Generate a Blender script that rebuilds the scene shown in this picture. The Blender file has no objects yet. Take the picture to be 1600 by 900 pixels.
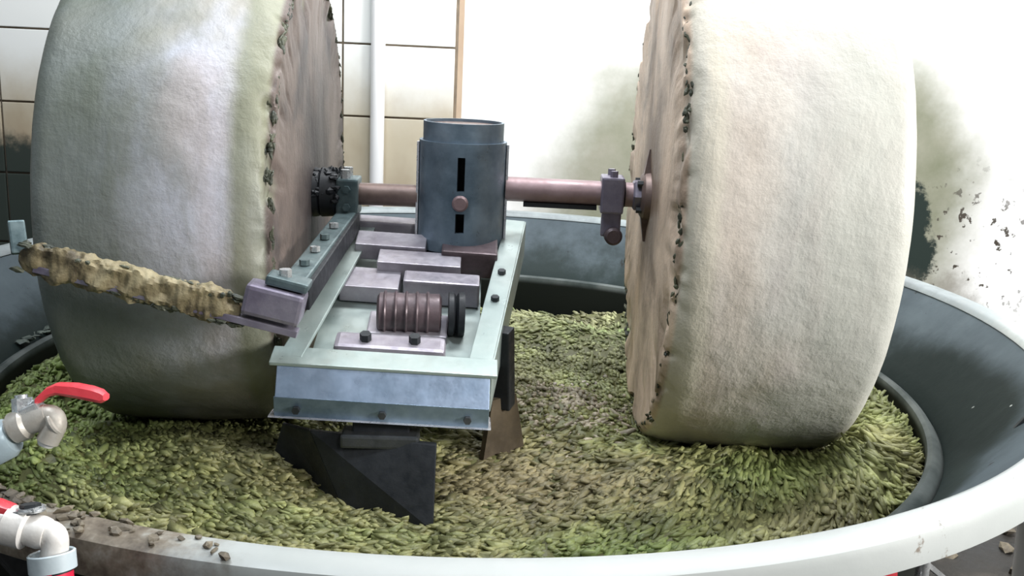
import bpy, bmesh, math, random
import numpy as np
from mathutils import Vector, Matrix, noise
random.seed(7); RNG = np.random.default_rng(7)
PI = math.pi
# ---------------------------------------------------------------- units
# everything is laid out in "pan radii": the pan's rim is a circle of radius 1 at z = 0.
S = 1.2            # one pan radius in metres
ZR = 0.82          # height of the pan's rim above the floor in metres
def W(p): return Vector((p[0]*S, p[1]*S, p[2]*S + ZR))
FL = -ZR/S         # floor in pan radii

# ---------------------------------------------------------------- camera
scn = bpy.context.scene
col = scn.collection
pitch, yaw, roll, d_, H_ = 0.235359, 0.047493, 0.046609, 1.824274, 0.459619
F_PX = 1547.4
fwd = Vector((math.sin(yaw)*math.cos(pitch), math.cos(yaw)*math.cos(pitch), -math.sin(pitch)))
right = Vector((math.cos(yaw), -math.sin(yaw), 0)); up = right.cross(fwd)
r2 = math.cos(roll)*right + math.sin(roll)*up
u2 = -math.sin(roll)*right + math.cos(roll)*up
cam = bpy.data.cameras.new('camera'); co = bpy.data.objects.new('camera', cam); col.objects.link(co)
M4 = Matrix((( r2.x, u2.x, -fwd.x, 0), (r2.y, u2.y, -fwd.y, 0), (r2.z, u2.z, -fwd.z, 0), (0, 0, 0, 1)))
co.matrix_world = Matrix.Translation(W((0, -d_, H_))) @ M4
cam.sensor_width = 36; cam.lens = 36*F_PX/1600; cam.clip_start = .02
scn.camera = co

# ---------------------------------------------------------------- world, lights, exposure
scn.view_settings.view_transform = 'Standard'; scn.view_settings.look = 'None'
scn.view_settings.gamma = 1; scn.view_settings.exposure = 0.0
wd = bpy.data.worlds.new('world'); scn.world = wd; wd.use_nodes = True
bg = wd.node_tree.nodes['Background']; bg.inputs[0].default_value = (.86, .95, 1, 1); bg.inputs[1].default_value = 0.17
def area(name, loc, target, size, size_y, power, color):
    l = bpy.data.lights.new(name, 'AREA'); l.shape = 'RECTANGLE'; l.size = size; l.size_y = size_y
    l.energy = power; l.color = color
    o = bpy.data.objects.new(name, l); col.objects.link(o); o.location = W(loc)
    o.rotation_euler = (W(target) - W(loc)).to_track_quat('-Z', 'Y').to_euler()
    return o
area('key_light', (2.25, -1.45, .75), (.35, -.1, 0), .8, .7, 118, (1, .98, .95))     # added key lamp out of view at front right, brightens the right millstone
area('front_fill', (.9, -2.6, 1.7), (.5, 0, 0), .7, .7, 26, (1, .99, .97))  # unseen fill lamp added at the front, aimed at the right millstone
area('wall_fill', (.8, .25, 2.3), (.75, 1.3, .55), 2.6, .7, 165, (.96, .98, 1))      # lamp added overhead, out of view, to bring the back wall to white
area('top_fill', (-.75, -.80, 2.3), (-.45, -.2, .2), .6, .6, 46, (.84, .92, 1))  # extra overhead fill, added to lift the tread of the left millstone

# ---------------------------------------------------------------- materials
MATS = {}
class NT:
    def __init__(s, name):
        s.m = bpy.data.materials.new(name); s.m.use_nodes = True
        s.t = s.m.node_tree; s.b = s.t.nodes['Principled BSDF']; MATS[name] = s.m
        s.pos = s.t.nodes.new('ShaderNodeNewGeometry').outputs['Position']
        s.obj = s.t.nodes.new('ShaderNodeTexCoord').outputs['Object']
    def n(s, typ, **k):
        nd = s.t.nodes.new(typ)
        for a, v in k.items(): setattr(nd, a, v)
        return nd
    def setin(s, sock, v):
        if isinstance(v, bpy.types.NodeSocket): s.t.links.new(v, sock)
        elif isinstance(v, tuple) and len(v) == 3 and sock.type == 'RGBA': sock.default_value = (*v, 1)
        else: sock.default_value = v
    def math(s, op, a, b=0., c=0.):
        nd = s.n('ShaderNodeMath', operation=op)
        for i, v in enumerate((a, b, c)): s.setin(nd.inputs[i], v)
        return nd.outputs[0]
    def mapping(s, vec, scale=(1, 1, 1), rot=(0, 0, 0), loc=(0, 0, 0)):
        nd = s.n('ShaderNodeMapping'); s.setin(nd.inputs['Vector'], vec)
        nd.inputs['Scale'].default_value = scale; nd.inputs['Rotation'].default_value = rot; nd.inputs['Location'].default_value = loc
        return nd.outputs[0]
    def noise(s, vec, scale, detail=5, rough=.6, dist=0):
        nd = s.n('ShaderNodeTexNoise'); s.setin(nd.inputs['Vector'], vec)
        nd.inputs['Scale'].default_value = scale; nd.inputs['Detail'].default_value = detail
        nd.inputs['Roughness'].default_value = rough; nd.inputs['Distortion'].default_value = dist
        return nd.outputs['Fac']
    def ramp(s, fac, *stops, interp='LINEAR'):
        nd = s.n('ShaderNodeValToRGB'); s.setin(nd.inputs[0], fac); cr = nd.color_ramp; cr.interpolation = interp
        while len(cr.elements) < len(stops): cr.elements.new(.5)
        for e, (p, c) in zip(cr.elements, stops):
            e.position = p; e.color = (*c, 1) if isinstance(c, tuple) else (c, c, c, 1)
        return nd.outputs[0]
    def mix(s, f, a, b, mode='MIX'):
        nd = s.n('ShaderNodeMix', data_type='RGBA', blend_type=mode)
        s.setin(nd.inputs[0], f); s.setin(nd.inputs[6], a); s.setin(nd.inputs[7], b)
        return nd.outputs[2]
    def smooth(s, v, lo, hi):
        nd = s.n('ShaderNodeMapRange', interpolation_type='SMOOTHSTEP'); s.setin(nd.inputs[0], v)
        nd.inputs[1].default_value = lo; nd.inputs[2].default_value = hi
        return nd.outputs[0]
    def ball(s, centre, radii):        # normalised distance from a point of the place
        v = s.n('ShaderNodeVectorMath', operation='SUBTRACT'); s.setin(v.inputs[0], s.pos); v.inputs[1].default_value = W(centre)
        m = s.n('ShaderNodeVectorMath', operation='DIVIDE'); s.t.links.new(v.outputs[0], m.inputs[0]); m.inputs[1].default_value = [x*S for x in radii]
        l = s.n('ShaderNodeVectorMath', operation='LENGTH'); s.t.links.new(m.outputs[0], l.inputs[0])
        return l.outputs['Value']
    def z(s):
        x = s.n('ShaderNodeSeparateXYZ'); s.t.links.new(s.pos, x.inputs[0]); return x.outputs[2]
    def bump(s, h, strength=.3, dist=.01):
        nd = s.n('ShaderNodeBump'); s.setin(nd.inputs['Height'], h); nd.inputs['Strength'].default_value = strength
        nd.inputs['Distance'].default_value = dist; s.t.links.new(nd.outputs[0], s.b.inputs['Normal'])
    def out(s, color, rough=.6, metal=0., spec=.5):
        s.setin(s.b.inputs['Base Color'], color); s.setin(s.b.inputs['Roughness'], rough)
        s.setin(s.b.inputs['Metallic'], metal); s.b.inputs['Specular IOR Level'].default_value = spec
        return s.m

def metal(name, c1, c2, rough=.45, met=.6, scale=9):
    m = NT(name); f = m.noise(m.obj, scale, 6, .65)
    g = m.noise(m.obj, scale*6, 3, .6)
    c = m.ramp(f, (.35, c1), (.65, c2))
    m.bump(g, .25, .003)
    return m.out(c, m.ramp(g, (.3, rough-.12), (.7, rough+.15)), met)

def granite(name, base, warm, cool, dark, rot, face, facedark, half, shoulder, stain):
    m = NT(name)
    tool = m.mapping(m.obj, (1, 1, .38), rot)
    a = m.noise(tool, 2.3, 4, .6); b = m.noise(m.mapping(m.obj, (1.4, 1.4, .45), rot), 4.2, 5, .6, .3); g = m.noise(m.obj, 70, 3, .7)
    c = m.ramp(a, (.40, warm), (.5, base), (.60, cool))
    c = m.mix(m.math('MULTIPLY', m.smooth(b, .50, .64), .62), c, dark)
    c = m.mix(m.math('MULTIPLY', m.smooth(m.noise(tool, 4.5, 3, .5), .54, .68), .6), c, (.50, .43, .42))
    c = m.mix(m.ramp(g, (.35, .18), (.6, 0.)), c, (.25, .22, .19))
    # the inner flat face is stained by the pomace, its worn shoulder is olive; object x runs along the axle, outwards
    sx = m.n('ShaderNodeSeparateXYZ'); m.t.links.new(m.obj, sx.inputs[0]); X = sx.outputs[0]
    wob = m.math('MULTIPLY', m.math('SUBTRACT', m.noise(m.obj, 7, 5, .65), .5), .03)
    Xw = m.math('ADD', X, wob)
    fn = m.noise(m.obj, 3.6, 6, .65, .4)
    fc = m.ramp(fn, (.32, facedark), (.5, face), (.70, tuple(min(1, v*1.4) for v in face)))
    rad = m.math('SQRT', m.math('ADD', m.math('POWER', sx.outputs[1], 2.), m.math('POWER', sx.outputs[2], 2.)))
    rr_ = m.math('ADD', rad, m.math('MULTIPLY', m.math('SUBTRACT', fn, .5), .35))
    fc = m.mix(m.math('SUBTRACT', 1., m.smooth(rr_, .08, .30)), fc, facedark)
    sh = m.math('SUBTRACT', 1., m.smooth(Xw, -half+.045*S, -half+.068*S))
    c = m.mix(m.math('MULTIPLY', sh, .75), c, shoulder)
    c = m.mix(m.math('SUBTRACT', 1., m.smooth(X, -half+.006*S, -half+.014*S)), c, fc)
    gp = m.math('MULTIPLY', m.smooth(X, half-.27*S, half-.08*S), m.smooth(m.noise(tool, 2.2, 3, .5), .36, .56))
    c = m.mix(m.math('MULTIPLY', gp, .85), c, stain)
    m.bump(m.math('ADD', m.math('MULTIPLY', b, 1.5), m.math('MULTIPLY', g, .35)), .35, .012)
    return m.out(c, m.ramp(b, (.3, .42), (.7, .62)), 0, .45)

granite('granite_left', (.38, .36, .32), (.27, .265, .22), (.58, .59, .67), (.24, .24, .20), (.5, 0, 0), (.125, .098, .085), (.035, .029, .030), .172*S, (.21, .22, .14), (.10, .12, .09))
granite('granite_right', (.62, .575, .52), (.57, .50, .43), (.58, .59, .56), (.50, .43, .41), (-.5, 0, 0), (.60, .46, .35), (.20, .14, .10), .1645*S, (.58, .54, .44), (.45, .45, .40))

m = NT('wall_plaster')
sn = m.noise(m.pos, 1.6, 6, .65)
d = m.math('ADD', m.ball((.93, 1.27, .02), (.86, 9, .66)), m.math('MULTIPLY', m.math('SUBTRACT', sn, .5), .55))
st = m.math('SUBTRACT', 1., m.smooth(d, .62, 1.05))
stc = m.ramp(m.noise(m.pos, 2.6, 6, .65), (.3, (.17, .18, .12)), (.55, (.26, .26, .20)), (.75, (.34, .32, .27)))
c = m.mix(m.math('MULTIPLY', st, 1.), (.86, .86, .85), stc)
sp = m.noise(m.pos, 26, 3, .6)
d2 = m.math('SUBTRACT', 1., m.smooth(m.ball((1.62, 1.27, -.12), (.42, 9, .36)), .3, 1.))
c = m.mix(m.math('MULTIPLY', m.smooth(sp, .60, .66), d2), c, (.06, .05, .04))
d3 = m.math('ADD', m.ball((1.385, 1.27, -.11), (.155, 9, .26)), m.math('MULTIPLY', m.math('SUBTRACT', m.noise(m.pos, 9, 6, .7), .5), 1.3))
c = m.mix(m.math('SUBTRACT', 1., m.smooth(d3, .72, .9)), c, (.018, .028, .024))
d4 = m.math('ADD', m.ball((1.5, 1.27, -.35), (.3, 9, .2)), m.math('MULTIPLY', m.math('SUBTRACT', m.noise(m.pos, 5, 6, .7), .5), 1.3))
c = m.mix(m.math('MULTIPLY', m.math('SUBTRACT', 1., m.smooth(d4, .5, 1.)), .65), c, (.16, .14, .11))
m.bump(m.noise(m.pos, 30, 4, .6), .15, .004)
m.out(c, .8, 0, .2)

m = NT('wall_tile')
gr = m.noise(m.pos, 2.2, 6, .65)
zz = m.math('ADD', m.z(), m.math('MULTIPLY', m.math('SUBTRACT', gr, .5), .35))
rust = m.ramp(m.noise(m.mapping(m.pos, (1, 1, .6)), 2.4, 5, .6), (.35, (.34, .25, .16)), (.6, (.50, .44, .33)))
c = m.mix(m.smooth(zz, ZR+.20*S, ZR+.47*S), rust, (.82, .83, .81))
d = m.math('ADD', m.ball((-1.5, 1.23, -.04), (.42, 9, .22)), m.math('MULTIPLY', m.math('SUBTRACT', m.noise(m.pos, 7, 6, .7), .5), .8))
c = m.mix(m.math('SUBTRACT', 1., m.smooth(d, .72, 1.0)), c, (.035, .045, .038))
m.bump(gr, .08, .01)
m.out(c, m.ramp(gr, (.3, .3), (.7, .55)), 0, .5)

m = NT('grout'); m.out(m.ramp(m.noise(m.pos, 12), (.3, (.10, .08, .06)), (.7, (.22, .17, .12))), .9)
m = NT('pier_edge'); m.out(m.ramp(m.noise(m.mapping(m.pos, (1, 1, .5)), 5), (.3, (.36, .25, .17)), (.7, (.55, .44, .33))), .8)
m = NT('white_pipe'); m.out(m.ramp(m.noise(m.pos, 3), (.3, (.86, .84, .84)), (.7, (.9, .9, .9))), .35)
m = NT('concrete_floor'); f = m.noise(m.pos, 3, 7, .7); m.bump(m.noise(m.pos, 18, 5, .6), .4, .02)
m.out(m.ramp(f, (.35, (.008, .008, .008)), (.52, (.025, .022, .018)), (.72, (.11, .095, .08))), m.ramp(f, (.3, .35), (.7, .8)))

m = NT('pan_steel')     # flared inner wall of the pan, wet and smeared towards the basin
f = m.noise(m.pos, 3.4, 6, .65); g = m.noise(m.pos, 22, 5, .65)
c = m.ramp(f, (.3, (.040, .054, .064)), (.7, (.10, .125, .14)))
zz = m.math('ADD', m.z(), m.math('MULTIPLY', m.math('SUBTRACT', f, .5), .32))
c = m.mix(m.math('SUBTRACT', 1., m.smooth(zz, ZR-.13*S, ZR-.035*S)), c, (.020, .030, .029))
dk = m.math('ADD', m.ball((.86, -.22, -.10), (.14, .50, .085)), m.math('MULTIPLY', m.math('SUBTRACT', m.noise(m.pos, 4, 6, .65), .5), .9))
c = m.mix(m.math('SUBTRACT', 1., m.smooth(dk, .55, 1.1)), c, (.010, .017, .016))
dp_ = m.math('ADD', m.ball((.82, .60, -.02), (.30, .30, .08)), m.math('MULTIPLY', m.math('SUBTRACT', g, .5), 3.))
c = m.mix(m.math('SUBTRACT', 1., m.smooth(dp_, .3, .5)), c, (.02, .018, .015))
c = m.mix(m.math('MULTIPLY', m.smooth(g, .66, .72), .8), c, (.02, .018, .015))
c = m.mix(m.smooth(m.noise(m.pos, 15, 2, .5), .74, .76), c, (.5, .52, .5))
m.bump(g, .2, .004)
m.out(c, m.ramp(f, (.3, .5), (.7, .7)), 0, .14)
m = NT('basin_steel'); m.out(m.ramp(m.noise(m.pos, 6, 6), (.35, (.010, .012, .009)), (.7, (.035, .036, .026))), .6, 0, .2)
m = NT('lip_steel'); c = m.ramp(m.noise(m.pos, 8, 6), (.35, (.05, .062, .06)), (.6, (.12, .135, .13)))
c = m.mix(m.math('SUBTRACT', 1., m.smooth(m.z(), ZR-.160*S, ZR-.146*S)), c, (.008, .010, .008)); m.out(c, .55, 0, .15)

m = NT('rim_paint')     # white painted rolled lip, muddy at the front left, greyed at the back
f = m.noise(m.pos, 7, 6, .7)
c = m.ramp(m.noise(m.pos, 2, 4), (.3, (.37, .40, .39)), (.7, (.47, .49, .48)))
c = m.mix(m.smooth(f, .66, .70), c, (.20, .17, .14))
d = m.math('ADD', m.ball((-.38, -.935, 0), (.20, .20, .3)), m.math('MULTIPLY', m.math('SUBTRACT', m.noise(m.pos, 8, 6, .7), .5), 1.2))
c = m.mix(m.math('SUBTRACT', 1., m.smooth(d, .55, 1.05)), c, m.ramp(m.noise(m.pos, 11, 5, .7), (.35, (.05, .035, .025)), (.5, (.20, .17, .13)), (.65, (.42, .42, .38))))
sy = m.n('ShaderNodeSeparateXYZ'); m.t.links.new(m.pos, sy.inputs[0])
bk = m.smooth(m.math('ADD', sy.outputs[1], m.math('MULTIPLY', m.math('SUBTRACT', f, .5), 1.)), -.30, .12)
c = m.mix(m.math('MULTIPLY', bk, .85), c, m.ramp(f, (.3, (.10, .12, .13)), (.6, (.26, .30, .31)), (.75, (.5, .5, .48))))
m.bump(f, .15, .006)
m.out(c, m.ramp(f, (.3, .35), (.7, .6)), 0, .5)

m = NT('olive_paste')
at_ = m.n('ShaderNodeAttribute', attribute_name='tint'); 
f = m.noise(m.pos, 16, 4, .65)
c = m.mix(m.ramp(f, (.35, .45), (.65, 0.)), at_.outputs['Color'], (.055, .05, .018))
m.bump(m.noise(m.pos, 60, 3, .6), .5, .006)
m.out(c, .5, 0, .45)
m = NT('dried_paste'); f = m.noise(m.obj, 11, 6, .7); g = m.noise(m.obj, 26, 4, .6)
c = m.ramp(f, (.36, (.07, .055, .03)), (.47, (.22, .18, .10)), (.64, (.36, .31, .185)))
m.bump(g, .6, .01); m.out(c, .6)
m = NT('dark_crust'); f = m.noise(m.obj, 20, 5, .7); m.bump(f, .6, .01); m.out(m.ramp(f, (.35, (.02, .025, .018)), (.6, (.09, .095, .06)), (.75, (.22, .22, .15))), .55)

metal('grey_pulp', (.05, .065, .055), (.15, .18, .15), .6, 0, 8)
metal('mud', (.05, .04, .028), (.20, .17, .12), .6, 0, 20)
metal('blue_steel', (.075, .115, .155), (.26, .34, .42), .38, .55, 5)
metal('black_grease', (.006, .008, .011), (.02, .023, .028), .55, .2)
metal('brown_shaft', (.11, .075, .065), (.26, .19, .17), .45, .5, 6)
metal('pink_shaft', (.20, .13, .135), (.36, .26, .27), .45, .4, 6)
metal('teal_clamp', (.06, .095, .105), (.17, .22, .225), .42, .5)
metal('violet_clamp', (.16, .14, .20), (.30, .28, .34), .42, .5)
metal('pale_steel', (.27, .34, .33), (.42, .48, .46), .38, .35, 4)
metal('front_steel', (.24, .33, .46), (.46, .56, .74), .32, .55, 4)
metal('lilac_steel', (.24, .22, .26), (.42, .40, .44), .42, .4)
metal('dark_motor', (.05, .038, .042), (.14, .10, .11), .45, .3)
metal('edge_steel', (.55, .55, .60), (.75, .75, .78), .28, .6)
metal('brown_blade', (.06, .045, .028), (.13, .10, .065), .6, .2)
metal('galvanised', (.42, .44, .45), (.72, .74, .75), .3, .7, 20)
metal('old_pipe', (.36, .32, .26), (.58, .55, .50), .45, .3, 14)
metal('white_fitting', (.66, .62, .57), (.84, .82, .79), .4, .1, 10)
metal('blue_cap', (.28, .36, .40), (.42, .50, .54), .4, .1, 8)
metal('red_lever', (.72, .04, .06), (.86, .10, .12), .35, .0, 6)
metal('crimson', (.70, .012, .05), (.80, .03, .09), .35, .0, 6)
metal('collar_grey', (.42, .50, .54), (.60, .67, .70), .4, .0, 6)
metal('purple_plate', (.20, .18, .22), (.34, .32, .36), .45, .3, 12)
metal('dark_iron', (.02, .024, .028), (.07, .075, .08), .5, .5)

# ---------------------------------------------------------------- mesh helpers (all input in pan radii)
def link(name, bm, mat, parent=None, smooth=True, bevel=0):
    me = bpy.data.meshes.new(name)
    if bevel:
        bmesh.ops.bevel(bm, geom=list(bm.edges), offset=bevel*S, segments=2, affect='EDGES', profile=.6)
    bmesh.ops.recalc_face_normals(bm, faces=bm.faces)
    bm.to_mesh(me); bm.free()
    me.materials.append(MATS[mat] if isinstance(mat, str) else mat)
    if smooth:
        me.polygons.foreach_set('use_smooth', [True]*len(me.polygons))
        me.set_sharp_from_angle(angle=math.radians(38))
    o = bpy.data.objects.new(name, me); col.objects.link(o)
    if parent:
        o.parent = parent
        o.matrix_parent_inverse = parent.matrix_world.inverted() if not parent.parent else Matrix.Translation(-loc_of(parent))
    return o
def loc_of(o):
    v = Vector(o.location)
    return v if not o.get('at') else Vector(o['at'])
def thing(name, loc, label, cat, group=None):
    o = bpy.data.objects.new(name, None); col.objects.link(o); o.location = W(loc)
    o['label'] = label; o['category'] = cat; o.empty_display_size = .05
    if group: o['group'] = group
    o.matrix_world = Matrix.Translation(W(loc))
    return o
def tag(o, label, cat, group=None, kind=None):
    o['label'] = label; o['category'] = cat
    if group: o['group'] = group
    if kind: o['kind'] = kind
    return o
def child(name, bm, mat, parent, **k):
    """parts keep world-space vertices moved to their parent's frame"""
    base = Vector(parent['base']) if parent.get('base') else Vector(parent.location)
    bmesh.ops.translate(bm, verts=bm.verts, vec=-base)
    o = link(name, bm, mat, None, **k); o.parent = parent
    return o
def sub(name, bm, mat, part, root, **k):
    bmesh.ops.translate(bm, verts=bm.verts, vec=-Vector(root.location))
    o = link(name, bm, mat, None, **k); o.parent = part
    return o

def quadbox(bm, c8):
    vs = [bm.verts.new(W(p)) for p in c8]
    for f in ((0,1,2,3), (7,6,5,4), (0,4,5,1), (1,5,6,2), (2,6,7,3), (3,7,4,0)): bm.faces.new([vs[i] for i in f])
def box(c, size, rot=None, bm=None):
    bm = bm or bmesh.new(); R = rot or Matrix.Identity(3)
    p = []
    for z in (-.5, .5):
        for x, y in ((-.5, -.5), (.5, -.5), (.5, .5), (-.5, .5)):
            p.append(Vector(c) + R @ Vector((x*size[0], y*size[1], z*size[2])))
    quadbox(bm, p); return bm
def frame_of(a, b, upv=(0, 0, 1)):
    x = (Vector(b)-Vector(a)).normalized(); y = Vector(upv).cross(x)
    if y.length < 1e-4: y = Vector((0, 1, 0)).cross(x)
    y.normalize(); z = x.cross(y)
    return Matrix((x, y, z)).transposed()
def beam(a, b, w, h, upv=(0, 0, 1), bm=None):
    a = Vector(a); b = Vector(b)
    return box((a+b)/2, ((b-a).length, w, h), frame_of(a, b, upv), bm)
def lathe(a, axis, prof, seg=32, bm=None, upv=(0, 0, 1), phase=0):
    """prof: list of (t along axis, radius); closed at both ends"""
    bm = bm or bmesh.new(); a = Vector(a); R = frame_of(a, a+Vector(axis), upv)
    rings = []
    for t, r in prof:
        if r < 1e-6: rings.append([bm.verts.new(W(a+R@Vector((t, 0, 0))))]); continue
        rings.append([bm.verts.new(W(a+R@Vector((t, r*math.cos(2*PI*k/seg+phase), r*math.sin(2*PI*k/seg+phase))))) for k in range(seg)])
    for r0, r1 in zip(rings, rings[1:]):
        for k in range(seg):
            q = [r0[k % len(r0)], r0[(k+1) % len(r0)] if len(r0) > 1 else None, r1[(k+1) % len(r1)] if len(r1) > 1 else None, r1[k % len(r1)]]
            q = [v for v in q if v is not None]
            if len(q) > 2: bm.faces.new(q)
    for rg, fl in ((rings[0], 1), (rings[-1], 0)):
        if len(rg) > 2: bm.faces.new(rg)
    return bm
def cyl(a, b, r, seg=24, bm=None, r1=None, phase=0):
    L = (Vector(b)-Vector(a)).length
    return lathe(a, Vector(b)-Vector(a), [(0, r), (L, r if r1 is None else r1)], seg, bm, phase=phase)
def tube(pts, r, seg=14, bm=None, sub_=6):
    """smooth bent pipe through the points (Catmull-Rom)"""
    bm = bm or bmesh.new(); P = [Vector(p) for p in pts]; Q = [2*P[0]-P[1]]+P+[2*P[-1]-P[-2]]; path = []
    for i in range(1, len(Q)-2):
        for k in range(sub_):
            t = k/sub_; p0, p1, p2, p3 = Q[i-1:i+3]
            path.append(.5*((2*p1)+(p2-p0)*t+(2*p0-5*p1+4*p2-p3)*t*t+(3*p1-p0-3*p2+p3)*t**3))
    path.append(P[-1]); rings = []
    n = Vector((0.3, .2, 1))
    for i, p in enumerate(path):
        tdir = (path[min(i+1, len(path)-1)]-path[max(i-1, 0)]).normalized()
        n = (n - tdir*n.dot(tdir)).normalized(); b = tdir.cross(n)
        rr = r[min(len(r)-1, i*len(r)//len(path))] if isinstance(r, (list, tuple)) else r
        rings.append([bm.verts.new(W(p+rr*(math.cos(2*PI*k/seg)*n+math.sin(2*PI*k/seg)*b))) for k in range(seg)])
    for a, b in zip(rings, rings[1:]):
        for k in range(seg): bm.faces.new((a[k], a[(k+1) % seg], b[(k+1) % seg], b[k]))
    bm.faces.new(rings[0]); bm.faces.new(rings[-1])
    return bm
def torus(c, axis, R_, r_, seg=32, s2=10, bm=None):
    bm = bm or bmesh.new(); F = frame_of(c, Vector(c)+Vector(axis)); rings = []
    for k in range(seg):
        a = 2*PI*k/seg; dv = Vector((0, math.cos(a), math.sin(a)))
        rings.append([bm.verts.new(W(Vector(c)+F@(dv*(R_+r_*math.cos(2*PI*j/s2))+Vector((r_*math.sin(2*PI*j/s2), 0, 0))))) for j in range(s2)])
    for k in range(seg):
        a, b = rings[k], rings[(k+1) % seg]
        for j in range(s2): bm.faces.new((a[j], a[(j+1) % s2], b[(j+1) % s2], b[j]))
    return bm
def ringlathe(prof, seg, bm=None, closed=True):
    """prof of (r, z) about the pan's axis"""
    bm = bm or bmesh.new(); rings = []
    for k in range(seg):
        a = 2*PI*k/seg
        rings.append([bm.verts.new(W((r*math.cos(a), r*math.sin(a), z))) for r, z in prof])
    n = len(prof)
    for k in range(seg):
        a, b = rings[k], rings[(k+1) % seg]
        for j in range(n if closed else n-1): bm.faces.new((a[j], a[(j+1) % n], b[(j+1) % n], b[j]))
    return bm
ICO = bmesh.new(); bmesh.ops.create_icosphere(ICO, subdivisions=1, radius=1)
ICOV = np.array([v.co[:] for v in ICO.verts]); ICOF = [[v.index for v in f.verts] for f in ICO.faces]
def lumps(bm, spots, jitter=.25):
    """spots: (centre, (a,b,c), 3x3 rotation)"""
    for c, s3, R in spots:
        vs = [bm.verts.new(W(Vector(c)+R@Vector([v[i]*s3[i]*(1+random.uniform(-jitter, jitter)) for i in range(3)]))) for v in ICOV]
        for f in ICOF: bm.faces.new([vs[i] for i in f])
    return bm
def rrot():
    return Matrix.Rotation(random.uniform(0, 6.28), 3, 'Z') @ Matrix.Rotation(random.uniform(-.6, .6), 3, 'X')

# ================================================================ THE SETTING
YW = 1.30
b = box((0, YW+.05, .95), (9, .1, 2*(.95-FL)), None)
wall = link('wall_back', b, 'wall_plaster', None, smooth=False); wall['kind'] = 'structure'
b = box((0, -1.0, FL-.03), (9, 6.0, .06)); fl = link('floor', b, 'concrete_floor', None, smooth=False); fl['kind'] = 'structure'
# tiled pier on the left, its right edge is the stained corner
XP = -.034; TD = .035
pier = link('trim_1', box(((XP-4.5)/2, YW-TD/2, .95), (4.5+XP, TD, 2*(.95-FL))), 'pier_edge', None, smooth=False); pier['kind'] = 'structure'
groutb = bmesh.new()
TH, TW, G = .2155, .34, .006
for r in range(-5, 7):
    z0 = .027 + r*TH
    for c_ in range(-6, 0):
        x1 = XP-.022 + (c_+1)*TW; x0 = x1-TW
        if x0 < -2.2: continue
        t = bmesh.new(); jj = random.uniform(-.0015, .0015)
        box(((x0+x1)/2, YW-TD-.005+jj, z0+TH/2), (TW-G, .012, TH-G), None, t)
        o = link('tile', t, 'wall_tile', None, smooth=False, bevel=.002); o.parent = pier
# grout bed behind the tiles
o = link('grout_bed', box((-1.15, YW-TD-.0006, .30), (2.2, .002, 2.9)), 'grout', None, smooth=False); o.parent = pier
# white vertical pipe on the tiled pier
wp = thing('wall_pipe', (-.288, YW-TD-.03, FL), 'white vertical pipe running up the tiled wall between the two millstones', 'pipe')
child('pipe', cyl((-.288, YW-TD-.032, FL), (-.288, YW-TD-.032, 1.4), .0215, 24), 'white_pipe', wp)
for zc in (-.45, .95):
    child('pipe_clip', box((-.288, YW-TD-.026, zc), (.052, .05, .02)), 'galvanised', wp, smooth=False, bevel=.003)

# ================================================================ THE PAN
pan = thing('mill_pan', (0, 0, FL), 'large round steel mill pan with white painted rim full of green paste', 'pan')
prof = [(1.0, .0), (.985, -.014), (.94, -.06), (.885, -.125), (.862, -.15), (.858, -.162), (.868, -.162), (.892, -.136), (.95, -.072), (.995, -.02)]
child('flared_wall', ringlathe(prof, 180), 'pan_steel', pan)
rimp = [(.992, -.004), (.996, .004), (1.003, .008), (1.03, .008), (1.038, .004), (1.041, -.004), (1.041, -.03), (1.036, -.034), (1.03, -.03), (1.03, -.008), (1.0, -.010)]
child('rim', ringlathe(rimp, 240), 'rim_paint', pan)
lipp = [(.836, -.262), (.832, -.150), (.834, -.143), (.841, -.139), (.850, -.142), (.862, -.158), (.866, -.166), (.860, -.262)]
child('basin_lip', ringlathe(lipp, 180), 'lip_steel', pan)
b = ringlathe([(.03, -.25), (.838, -.25), (.838, -.285), (.03, -.285)], 120); child('basin_floor', b, 'basin_steel', pan)
for k in range(8):
    a = 2*PI*(k+.35)/8; x, y = .80*math.cos(a), .80*math.sin(a)
    child('leg', beam((x, y, FL), (x, y, -.28), .06, .06), 'dark_iron', pan, smooth=False, bevel=.004)
    x2, y2 = .985*math.cos(a), .985*math.sin(a)
    child('brace', beam((x2, y2, -.035), (x*1.0, y*1.0, -.36), .014, .05), 'dark_iron', pan, smooth=False, bevel=.002)

# ================================================================ OLIVE PASTE
AXL = dict(za=.190, al=-.003, r=.420, d1=.283, d2=.627, s=-1)
AXR = dict(za=.211, al=-.071, r=.449, d1=.328, d2=.657, s=1)
def paste_h(x, y):
    r = math.hypot(x, y)
    h = -.205
    h += (.058+.016*math.exp(-((x-.72)/.25)**2-((y+.2)/.3)**2))*math.exp(-((r-.765)/.060)**2)                      # ridge pushed up against the lip
    h += .050*math.exp(-(r/.20)**2)                              # mound at the column
    for sx, xc, yc in ((-.455, -.455, 0), (.49, .49, -.03)):     # rolled track, heaps in front of and behind the stones
        dx = (x-xc)/.20; dy = y-yc
        h += .042*math.exp(-dx*dx)*math.exp(-((abs(dy)-.37)/.13)**2)
        h -= .03*math.exp(-dx**4)*math.exp(-(dy/.16)**2)
    h += .045*math.exp(-((x-.12)/.16)**2-((y-.42)/.16)**2)       # heap behind the column
    h += .028*math.exp(-((x-.19)/.09)**2-((y+.10)/.08)**2)       # brown lump
    h -= .085*max(0, min(1, (y-.50)/.26))*math.exp(-((x-.2)/.45)**4)
    if r > .80: h = min(h, -.152-(r-.80)*.25)
    return h
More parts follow.
